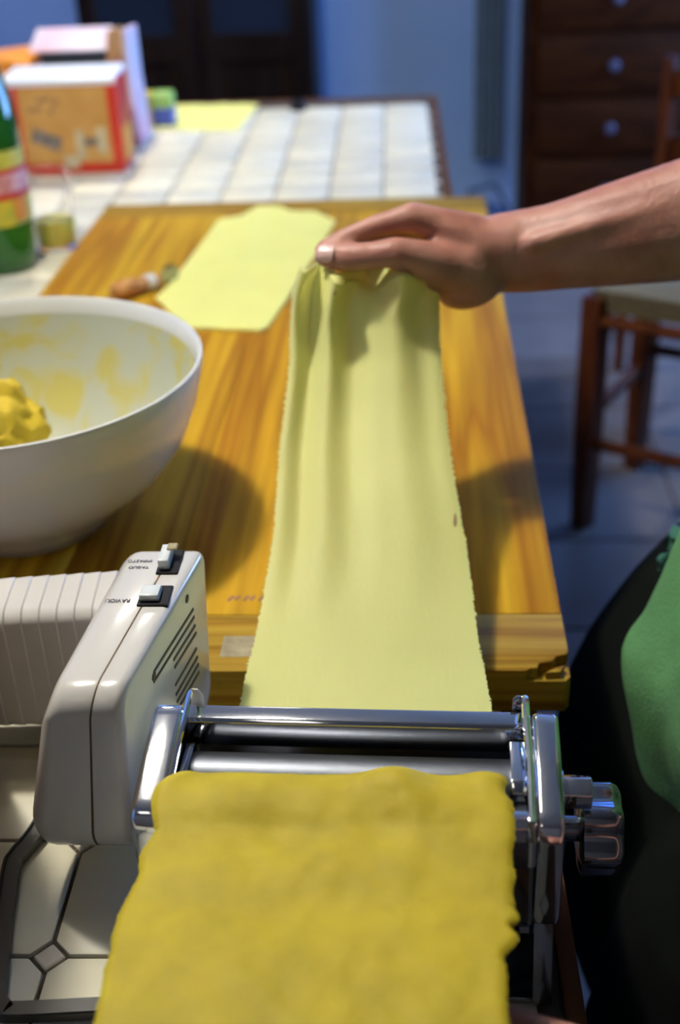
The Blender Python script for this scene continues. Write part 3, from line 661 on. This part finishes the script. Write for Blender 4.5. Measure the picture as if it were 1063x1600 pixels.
def slab(x0, x1, bev_left, bev_right):
    b3 = bmesh.new(); rings = []
    def arcst(b_): return [(b_ * t_, b_ - math.sqrt(max(0, b_ * b_ - (b_ - b_ * t_) ** 2))) for t_ in (0, .07, .2, .4, .65, 1)]
    st = [(x0 + a_, i_) for a_, i_ in arcst(bev_left)] + [(x1 - a_, i_) for a_, i_ in arcst(bev_right)[::-1]]
    seen = set()
    for xx, ins in st:
        if (round(xx, 6), round(ins, 6)) in seen: continue
        seen.add((round(xx, 6), round(ins, 6)))
        rings.append([b3.verts.new((xx, y, z)) for y, z in slab_prof(ins)])
    n = len(rings[0])
    for a_, c2_ in zip(rings, rings[1:]):
        for i in range(n): b3.faces.new((a_[i], a_[(i + 1) % n], c2_[(i + 1) % n], c2_[i]))
    b3.faces.new(rings[0][::-1]); b3.faces.new(rings[-1]); return shear(b3)
obj('housing_left', slab(SX0, SXM - .0004, .0105, .0005), 'plastic', mo, angle=50)
hr = obj('housing_right', slab(SXM + .0004, SX1, .0005, .0058), 'plastic', mo, angle=50)
obj('seam_gasket', slab(SXM - .0005, SXM + .0005, 0.0011, 0.0011), 'slot_dark', mo)
# ribbed motor barrel: overlapping rings that step up towards the housing
def barrel(d):
    y0, y1, z0, z1 = .712 - d, .762, .783 - d * .3, .893 + d
    pts = []
    for cy_, cz_, rr, a0, a1 in ((y0 + .014, z1 - .012, .0135, 180, 90), (y1 - .004, z1 - .004, .004, 90, 0), (y1 - .010, z0 + .010, .010, 0, -90), (y0 + .020, z0 + .020, .020, 270, 180)):
        for k in range(7):
            a = R(a0 + (a1 - a0) * k / 6); pts.append((cy_ + rr * cos(a), cz_ + rr * sin(a) * (.8 if rr > .01 else 1)))
    return pts
nr = 16; xs = [-.2200 - i * .0126 for i in range(nr + 1)]
for i in range(nr):
    d = .0022 - .0003 * i if i < 12 else -.0014
    b3 = bmesh.new(); rings = []
    for xx, dd_ in ((xs[i], d + .0002), (xs[i] - .0009, d + .0011), (xs[i + 1] + .0002, d - .0001), (xs[i + 1], d - .0011)):
        rings.append([b3.verts.new((xx, y, z)) for y, z in barrel(dd_)])
    n = len(rings[0])
    for a_, c2_ in zip(rings, rings[1:]):
        for k in range(n): b3.faces.new((a_[k], a_[(k + 1) % n], c2_[(k + 1) % n], c2_[k]))
    b3.faces.new(rings[0][::-1]); b3.faces.new(rings[-1])
    bmesh.ops.rotate(b3, verts=b3.verts, cent=(-.21, .76, .8), matrix=Matrix.Rotation(R(4), 3, 'Z'))
    obj('barrel_ring', b3, 'plastic', mo, angle=30)
# switches
def switch(y0, y1, x0, x1, zt, lab, tilt=0, notch=False):
    f = empty_part = obj('switch_frame', None or box((x0, y0, .9245), (x1, y1, .9275), .0006, 1), 'black_plastic', mo)
    bm3 = prism([(y0 + .005, .926), (y0 + .003, zt - tilt), (y0 + .004, zt - tilt + .001), (y1 - .007, zt), (y1 - .005, zt - .001), (y1 - .004, .926)], x0 + .0035 - .002, x1 - .0065, 0, .0010)
    obj('switch_button', bm3, 'plastic_button', f, label=lab)
switch(.6668, .6905, -.1848, -.1642, .9320, 'pale square push button, nearer')
switch(.7055, .7365, -.1792, -.1640, .9355, 'pale stepped push button, farther', .001)
obj('slide_cap', box((-.1735, .722, .9350), (-.1665, .730, .9368), .0006, 1), 'stamp_grey', mo)
def text(body, x, y, z, w_, h_, parent, name='lettering'):
    cu = bpy.data.curves.new('t', 'FONT'); cu.body = body; cu.size = 1; cu.extrude = .02
    o = bpy.data.objects.new('t', cu); COL.objects.link(o)
    dg = bpy.context.evaluated_depsgraph_get(); dg.update()
    me = bpy.data.meshes.new_from_object(o.evaluated_get(dg)); bm3 = bmesh.new(); bm3.from_mesh(me)
    bpy.data.objects.remove(o); bpy.data.meshes.remove(me)
    xs_ = [v.co.x for v in bm3.verts]; ys_ = [v.co.y for v in bm3.verts]; ax, bx_, ay, by_ = min(xs_), max(xs_), min(ys_), max(ys_)
    for v in bm3.verts:
        u = (v.co.x - ax) / (bx_ - ax) - .5; q = (v.co.y - ay) / (by_ - ay) - .5
        v.co = Vector((x - u * w_, y - q * h_, z + (.0002 if v.co.z > 0 else 0)))
    return obj(name, bm3, 'ink', parent, smooth=False)
text('RAVIOLI', -.1987, .6734, .9263, .0163, .0040, mo)
text('IMPASTO', -.1932, .7228, .9263, .0170, .0032, mo); text('TAGLIO', -.1925, .7145, .9263, .0140, .0030, mo)
# screw wells and vent slots on the right face
for y, z in ((.697, .912), (.628, .899)):
    obj('screw_well', shear(lathe([(0, .0004), (.0030, .0004), (.0033, -.0008)], (SX1, y, z), 20, 'x')), 'slot_dark', mo)
for yn, yf, zn, zf in ((.628, .708, .902, .896), (.627, .709, .895, .889), (.664, .710, .885, .881), (.665, .711, .878, .874), (.664, .710, .864, .861), (.664, .711, .856, .853), (.665, .712, .849, .846), (.666, .712, .842, .839)):
    n_ = 10; b3 = bmesh.new(); ring = []
    for xx in (SX1 - .001, SX1 + .0004):
        ring.append([b3.verts.new((xx, yn + (yf - yn) * k / n_, zn + (zf - zn) * k / n_ + s_)) for s_ in (-.0011, .0011) for k in (range(n_ + 1) if s_ < 0 else range(n_, -1, -1))])
    m_ = len(ring[0]); b3.faces.new(ring[1]); b3.faces.new(ring[0][::-1])
    for k in range(m_): b3.faces.new((ring[0][k], ring[0][(k + 1) % m_], ring[1][(k + 1) % m_], ring[1][k]))
    obj('vent_slot', shear(b3), 'slot_dark', mo, smooth=False)
obj('motor_foot', box((-.27, .735, TZ + .001), (-.235, .755, .786), .002), 'black_plastic', mo)
# dark flat-bar stand reaching round on the tiles
st_pts = [(-.262, .640, .7685), (-.2665, .622, .7665), (-.273, .603, .7665), (-.2735, .590, .7665), (-.2645, .54, .7665), (-.256, .500, .7665), (-.253, .488, .7665), (-.247, .480, .7665), (-.237, .4785, .7665), (-.17, .4835, .7665), (-.10, .485, .7665), (-.02, .486, .7665)]
ip = [interp(st_pts, k / 60) for k in range(61)]
obj('support_bar', tube(ip, .005, flat=(.0056, .0030)), 'frame_metal', mo, label='dark grey flat bar bent round on the tiles')
obj('support_lip', tube([(q[0] - (.0052 if k < 35 else 0), q[1] - (0 if k < 35 else .0046), q[2] + .0034) for k, q in enumerate(ip)], .0013, 6), 'frame_metal', mo)

# ------------------------------------------------------------------ rolled pasta sheet pulled by the hand
rows = [  # xl, xr, y, z along the sheet from inside the machine to the fingers
    (-.127, .046, .600, .808), (-.1275, .048, .645, .814), (-.1282, .0495, .690, .8218), (-.1276, .047, .730, .8253), (-.1246, .0437, .762, .831), (-.1217, .0412, .808, .8438), (-.118, .0377, .850, .862), (-.1168, .0322, .890, .8838),
    (-.1164, .0269, .930, .9077), (-.113, .0233, .964, .9333), (-.110, .0207, .994, .9618), (-.1097, .0199, 1.012, .9841), (-.1085, .0203, 1.021, .9995), (-.1062, .0262, 1.028, 1.016), (-.1000, .0240, 1.030, 1.028)]
def sheet(u, v):
    xl, xr, y, z = interp(rows, v)
    # the rag of the edge left by the cutter
    rag = .0012 * noise.noise(Vector((0, v * 260, u * 3))) + .0014 * noise.noise(Vector((5, v * 830, u)))
    if u < .001: xl += rag
    if u > .999: xr += rag * 1.2
    x = xl + (xr - xl) * u
    k = 1.9 * max(0, (v - .30) / .70) ** 1.2                         # folds grow towards the hand
    fold = .0130 * math.exp(-((u - .27) / .075) ** 2) + .0120 * math.exp(-((u - .66 + .04 * (1 - v)) / .13) ** 2) - .008 * math.exp(-((u - .46) / .10) ** 2) - .016 * max(0, (u - .80) / .2) ** 1.5 + .008 * math.exp(-((u - .04) / .05) ** 2) - .010 * math.exp(-((u - .13) / .05) ** 2)
    fold += .003 * sin(u * 26 + 1)
    fold *= k
    top = max(0, (v - .86) / .14)
    dip = top ** 2 * (-.0190 * math.exp(-((u - .47) / .15) ** 2) + .003 * math.exp(-((u - .24) / .07) ** 2) + .004 * math.exp(-((u - .68) / .10) ** 2) - .020 * max(0, (u - .75) / .25) + .008 * max(0, (.12 - u) / .12))
    w_ = min(1, max(0, (v - .45) / .3))
    y += -fold * (.25 + .75 * w_); z += fold * (1 - w_) * .8 + dip
    z += .0005 * noise.noise(Vector((x * 30, y * 30, 1)))
    z = max(z, .8025) if y > .76 else z
    return (x, y, z)
ps = empty('rolled_pasta_sheet', (-.04, .69, .82), 'long pale yellow pasta sheet running from the chrome machine up to the hand', 'pasta')
obj('pasta_sheet_body', grid_mesh(sheet, 90, 420, .0016), 'pasta', ps, angle=60)
# the end of the sheet folded back under the fingers
def backfold(u, v):
    x, y, z = sheet(u, 1.0)
    a = v * pi * .5
    zt = 1.0275 - .020 * max(0, (u - .75) / .25) + .0035 * math.exp(-((u - .62) / .10) ** 2)
    zz = z + (zt - z) * sin(a) ** 1.5 + .002 * sin(a * 2); yy = y + .030 * (1 - (1 - v) ** 2) * (1 - .5 * abs(2 * u - 1))
    return (x + .006 * v * (.5 - u), yy, zz)
obj('turned_end', grid_mesh(backfold, 60, 14, .0014), 'pasta', ps, angle=60)
for tu, ty, tm, hw in ((.955, .872, 'print_brown', .0011), (.27, 1.004, 'print_brown', .0006)):
    tv = min((abs(sheet(tu, k / 800)[1] - ty), k / 800) for k in range(800))[1]
    pts_ = [V_ for V_ in (Vector(sheet(tu + .004 * k, tv + (k - 1.5) * .006)) + Vector((0, -.0006, .0006)) for k in range(4))]
    obj('tear', tube(pts_, [hw * .4, hw, hw, hw * .4], 8), tm, ps)

# ------------------------------------------------------------------ thick dough sheet fed into the rollers
Lk = [(1.0, -.134, .5345, .880), (0, -.134, .5345, .888)]
drows = [  # xl, xr, y, z
    (-.132, .043, .5360, .880), (-.134, .043, .5350, .893), (-.137, .044, .5300, .9015), (-.146, .045, .5180, .9045), (-.1455, .047, .5030, .9040), (-.142, .0475, .490, .9020), (-.146, .045, .470, .9000), (-.1455, .0445, .455, .8985), (-.149, .044, .440, .8975), (-.150, .046, .425, .8985), (-.149, .038, .410, .900), (-.148, .0365, .395, .901), (-.147, .037, .371, .9015), (-.146, .036, .345, .900), (-.145, .035, .315, .897)]
def doughf(u, v):
    xl, xr, y, z = interp(drows, v)
    e = .0020 * noise.noise(Vector((1, v * 16, u * 2))) + .0009 * noise.noise(Vector((7, v * 75, u)))
    if v < .1: e *= .3
    # torn bite on the right edge
    bite = .006 * max(0, sin((v - .60) / .12 * pi * 2)) if .60 < v < .66 else 0
    x = xl + (xr - xl) * u
    x += e * math.exp(-u / .03) + (1.6 * e - bite) * math.exp(-(1 - u) / .03)
    near_roll = math.exp(-((v - .17) / .07) ** 2)
    z += near_roll * (.0065 * math.exp(-((u - .66) / .10) ** 2) + .004 * math.exp(-((u - .96) / .05) ** 2) + .002 * math.exp(-((u - .03) / .03) ** 2) - .0018 * math.exp(-((u - .82) / .06) ** 2) - .001)
    z += .0040 * math.exp(-((u - (.70 + .25 * (v - .2))) / .07) ** 2 - ((v - .24) / .11) ** 2)
    z -= .0045 * math.exp(-((u - .35) / .35) ** 2 - ((v - .36) / .09) ** 2)
    z += .0022 * noise.noise(Vector((x * 24, y * 24, 0))) + .0007 * noise.noise(Vector((x * 60, y * 60, 2))) + .0003 * noise.noise(Vector((x * 90, y * 90, 4)))
    ed = min(u, 1 - u) * (xr - xl)
    z -= .0016 * max(0, 1 - ed / .003) ** 2
    return (x, y, z)
ds = obj('dough_sheet', grid_mesh(doughf, 200, 260, .0028), 'dough', loc=(-.05, .45, .90), angle=70)
tag(ds, 'thick deep yellow dough sheet with ragged edges feeding into the rollers', 'dough')

# ------------------------------------------------------------------ the person
pe = empty('person', (.36, .86, 0), 'person in green shirt and black trousers on the right, lifting the pasta sheet', 'person')
V = Vector
def hand_right(bm):
    # forearm, seen from its thumb side
    secs = [((.36, 1.155, 1.058), (0, .050, 0), (-.012, 0, .060)), ((.30, 1.165, 1.037), (0, .048, 0), (-.012, 0, .0600)), ((.25, 1.175, 1.0205), (0, .044, 0), (-.012, 0, .0565)),
            ((.19, 1.180, 1.007), (0, .038, 0), (-.012, 0, .0490)), ((.14, 1.185, .996), (0, .034, 0), (-.010, 0, .0425)), ((.105, 1.190, .990), (0, .032, 0), (-.006, 0, .0410)), ((.075, 1.193, .987), (0, .034, 0), (-.004, 0, .0385))]
    bm = oval_limb(bm, secs)
    # palm
    secs = [((.095, 1.190, .992), (0, .032, -.004), (0, 0, .036)), ((.065, 1.195, .990), (0, .037, -.008), (0, 0, .034)), ((.035, 1.200, 1.002), (0, .040, -.012), (0, 0, .029)), ((.005, 1.203, 1.012), (0, .040, -.015), (0, 0, .021)), ((-.008, 1.203, 1.015), (0, .038, -.015), (0, 0, .015))]
    bm = oval_limb(bm, secs)
    bm = sphere((.052, 1.172, .965), (.036, .024, .025), bm, 20, Matrix.Rotation(R(-18), 3, 'Y'))       # heel
    bm = sphere((.036, 1.163, .984), (.034, .019, .022), bm, 20, Matrix.Rotation(R(-25), 3, 'Y'))
    # thumb
    bm = limb(bm, [(.052, 1.168, .978), (.018, 1.152, .993), (-.020, 1.138, 1.0085), (-.040, 1.138, 1.0065), (-.061, 1.140, 1.0045), (-.076, 1.144, 1.0035), (-.088, 1.147, 1.0030)], [.024, .0205, .0150, .0128, .0140, .0128, .0098], 16)
    # four fingers, bent down to meet the thumb
    bm = limb(bm, [(.012, 1.176, 1.024), (-.0063, 1.172, 1.0315), (-.0377, 1.170, 1.0255), (-.0685, 1.162, 1.0160), (-.0893, 1.154, 1.0085)], [.0150, .0135, .0108, .0098, .0084], 14)
    bm = limb(bm, [(.010, 1.198, 1.012), (-.0034, 1.196, 1.018), (-.038, 1.189, 1.007), (-.068, 1.176, .9990), (-.088, 1.162, .9960)], [.0150, .0135, .0110, .0098, .0084], 14)
    bm = limb(bm, [(.012, 1.218, 1.004), (.0029, 1.217, 1.005), (-.028, 1.208, .9936), (-.056, 1.192, .9880), (-.074, 1.176, .9840)], [.0145, .0125, .0102, .0092, .0080], 14)
    bm = limb(bm, [(.018, 1.236, .995), (.0113, 1.236, .9940), (-.012, 1.226, .9830), (-.034, 1.208, .9770), (-.050, 1.193, .9750)], [.0130, .0112, .0090, .0082, .0072], 14)
    # tendon and knuckle relief
    bm = limb(bm, [(.06, 1.185, 1.020), (.02, 1.180, 1.031), (-.004, 1.178, 1.0365)], [.010, .0085, .0095], 12)
    bm = limb(bm, [(.24, 1.150, 1.045), (.17, 1.155, 1.026), (.11, 1.160, 1.008)], [.012, .010, .009], 12)
    return bm
def hand_left(bm):
    # forearm crossing the lower frame edge, palm up under the dough
    bm = oval_limb(bm, [((.400, .500, .97), (.030, -.030, 0), (0, .01, .042)), ((.32, .46, .905), (.022, -.032, 0), (.01, 0, .040)), ((.23, .415, .848), (.016, -.030, 0), (.01, 0, .034)), ((.165, .38, .823), (.012, -.027, 0), (.004, 0, .024)), ((.14, .368, .818), (.012, -.027, 0), (.004, 0, .022))])
    bm = oval_limb(bm, [((.150, .372, .820), (.010, -.026, 0), (0, 0, .021)), ((.11, .350, .824), (.014, -.038, 0), (0, 0, .018)), ((.075, .333, .836), (.014, -.042, 0), (0, 0, .015)), ((.065, .329, .840), (.013, -.038, 0), (0, 0, .010))])
    for dy, l_ in ((.034, 1.), (.012, 1.08), (-.012, 1.), (-.032, .8)):
        b0 = V((.070, .331, .838)) + V((-.35, 1, 0)) * dy
        bm = limb(bm, [b0, b0 + V((-.042, -.018, .022)) * l_, b0 + V((-.066, -.028, .040)) * l_, b0 + V((-.082, -.036, .046)) * l_], [.0105, .0092, .0084, .0072], 12)
    bm = limb(bm, [(.115, .372, .826), (.075, .398, .838), (.040, .402, .850), (.018, .400, .858)], [.017, .0135, .0115, .0095], 12)
    return bm
lh = hand_left(None); bmesh.ops.translate(lh, verts=lh.verts, vec=(0, .006, .000))
rh = hand_right(None)
HS, HP = .8974, V((.09, 1.19, .99))                       # hand size, wrist pivot
def to_hand(q): q = V(q); return HP + (q - HP) * HS + V((-.0092, -.1221, .0395))
for v in rh.verts: v.co = to_hand(v.co)
bm = join(rh, lh)
# upper arms, trunk, neck, head, legs
SR, SL = V((.455, .985, 1.30)), V((.47, .64, 1.27)); ER, EL = to_hand((.372, 1.152, 1.062)), V((.415, .505, .985))
bm = limb(bm, [SR, SR.lerp(ER, .5), ER], [.058, .052, .050], 14); bm = limb(bm, [SL, SL.lerp(EL, .5), EL], [.054, .048, .044], 14)
HIP = V((.335, .835, .90))
bm = oval_limb(bm, [((.345, .84, .80), (.08, 0, 0), (0, .135, 0)), ((.365, .84, .92), (.080, 0, 0), (0, .13, 0)), ((.395, .84, 1.04), (.075, 0, 0), (0, .115, 0)), ((.430, .83, 1.16), (.078, 0, 0), (0, .13, 0)), ((.455, .825, 1.28), (.060, 0, 0), (0, .13, 0)), ((.465, .825, 1.36), (.045, 0, 0), (0, .07, 0))])
bm = limb(bm, [(.465, .825, 1.34), (.455, .825, 1.45)], [.055, .052], 14)
bm = sphere((.435, .825, 1.545), (.092, .075, .115), bm, 28)
bm = sphere((.375, .825, 1.485), (.035, .035, .035), bm, 14)          # chin
bm = limb(bm, [(.347, .825, 1.555), (.325, .825, 1.522), (.335, .825, 1.514)], [.008, .013, .011], 10)   # nose
for sgn in (-1, 1):
    bm = sphere((.44, .825 + sgn * .076, 1.535), (.018, .008, .030), bm, 12)
    bm = limb(bm, [(.345, .835 + sgn * .08, .84), (.32, .835 + sgn * .095, .50), (.36, .835 + sgn * .10, .10)], [.082, .056, .040], 12)
    bm = limb(bm, [(.375, .835 + sgn * .10, .05), (.23, .835 + sgn * .11, .035)], [.038, .030], 12)
body = remeshed(bm, .0030, 7, .5)
obj('body', body, 'skin', pe, angle=180)
# thumb nail and lines
nb = bmesh.new()
def nailf(u, v):
    a = R(-58 + 116 * u); L_ = .0155 * (v - .5)
    rr = .0128 + .0003 * sin(v * pi)
    base = V((-.0832, 1.1442, 1.0035)); ax = V((-1, .24, -.02)).normalized(); up = V((0.0, -.72, .69)).normalized(); sd = ax.cross(up).normalized(); up = sd.cross(ax)
    w_ = (1 - .35 * abs(2 * v - 1) ** 3)
    return to_hand(base + ax * L_ + up * (rr * cos(a * w_) - .0010 * max(0, v - .6)) + sd * (rr * .8 * sin(a * w_)))
obj('thumb_nail', grid_mesh(nailf, 12, 10, -.0006), 'nail', pe, label='pale thumb nail')
# shirt
sh = None
sh = oval_limb(sh, [((.350, .80, .560), (.115, 0, 0), (0, .185, 0)), ((.330, .80, .66), (.135, 0, 0), (0, .190, 0)), ((.320, .80, .76), (.150, 0, 0), (0, .185, 0)), ((.332, .80, .80), (.144, 0, 0), (0, .182, 0)), ((.352, .81, .85), (.146, 0, 0), (0, .180, 0)), ((.372, .83, .92), (.146, 0, 0), (0, .175, 0)), ((.385, .84, 1.0), (.122, 0, 0), (0, .176, 0)), ((.405, .835, 1.10), (.120, 0, 0), (0, .17, 0)), ((.44, .83, 1.22), (.118, 0, 0), (0, .182, 0)), ((.462, .825, 1.33), (.085, 0, 0), (0, .165, 0)), ((.468, .825, 1.375), (.055, 0, 0), (0, .09, 0))], 28)
sh = limb(sh, [SR, SR.lerp(ER, .55)], [.072, .068], 14); sh = limb(sh, [SL, SL.lerp(EL, .55)], [.068, .064], 14)
shm = remeshed(sh, .006, 5, .5)
for v in shm.verts:
    n_ = v.co - V((.36, .84, v.co.z)); n_.z = 0
    if n_.length > .01 and v.co.z < 1.1: v.co += n_.normalized() * (.009 * sin(math.atan2(n_.y, n_.x) * 9 + v.co.z * 22) * max(0, 1 - (v.co.z - .7) * 2.6) + .006 * noise.noise(v.co * 16))
    if v.co.z < .66: v.co.z += .02 * noise.noise(V((v.co.x * 6, v.co.y * 6, 0)))
obj('shirt', shm, 'shirt', pe, angle=180)
# darker side trim of the shirt
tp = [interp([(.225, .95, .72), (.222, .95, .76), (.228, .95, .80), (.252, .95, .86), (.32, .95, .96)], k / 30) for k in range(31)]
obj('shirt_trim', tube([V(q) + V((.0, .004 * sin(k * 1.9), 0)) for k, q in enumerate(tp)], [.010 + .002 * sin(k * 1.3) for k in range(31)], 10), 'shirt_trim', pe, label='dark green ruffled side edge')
# trousers
tr = None
tr = oval_limb(tr, [((.265, .85, .50), (.14, 0, 0), (0, .27, 0)), ((.265, .88, .60), (.140, 0, 0), (0, .26, 0)), ((.295, .91, .68), (.132, 0, 0), (0, .22, 0)), ((.325, .91, .76), (.122, 0, 0), (0, .18, 0)), ((.350, .90, .82), (.115, 0, 0), (0, .165, 0)), ((.375, .88, .90), (.105, 0, 0), (0, .16, 0))], 24)
for sgn in (-1, 1):
    tr = limb(tr, [(.27, .80 + sgn * .13, .60), (.235, .80 + sgn * .13, .45), (.26, .82 + sgn * .12, .28), (.335, .835 + sgn * .105, .07)], [.125, .115, .09, .062], 14)
obj('trousers', remeshed(tr, .008, 4, .5), 'trousers', pe, angle=180)
for sgn in (-1, 1):
    obj('shoe', remeshed(limb(limb(None, [(.39, .84 + sgn * .10, .05), (.30, .84 + sgn * .105, .045), (.20, .84 + sgn * .11, .035)], [.048, .043, .036], 12), [(.38, .84 + sgn * .10, .042), (.2, .84 + sgn * .11, .037)], [.042, .037], 12), .006, 3), 'shoe', pe, angle=180)
# hair and face
hb = sphere((.452, .825, 1.572), (.098, .085, .108), None, 28); hb = sphere((.475, .825, 1.53), (.08, .083, .10), hb, 24)
hm_ = remeshed(hb, .006, 2)
geom = [v for v in hm_.verts if v.co.x < .372 and v.co.z < 1.60]
bmesh.ops.delete(hm_, geom=geom, context='VERTS')
for v in hm_.verts: v.co += (v.co - V((.45, .825, 1.55))).normalized() * .006 * noise.noise(v.co * 40)
obj('hair', hm_, 'hair', pe, angle=180)
for sgn in (-1, 1):
    e_ = obj('eye', sphere((.356, .825 + sgn * .030, 1.548), .0125, None, 16), 'eye_white', pe)
    obj('iris', sphere((.3455, .825 + sgn * .030, 1.547), (.003, .006, .006), None, 12), 'iris', e_)
obj('mouth', sphere((.343, .825, 1.490), (.006, .024, .007), None, 14), 'lip', pe)
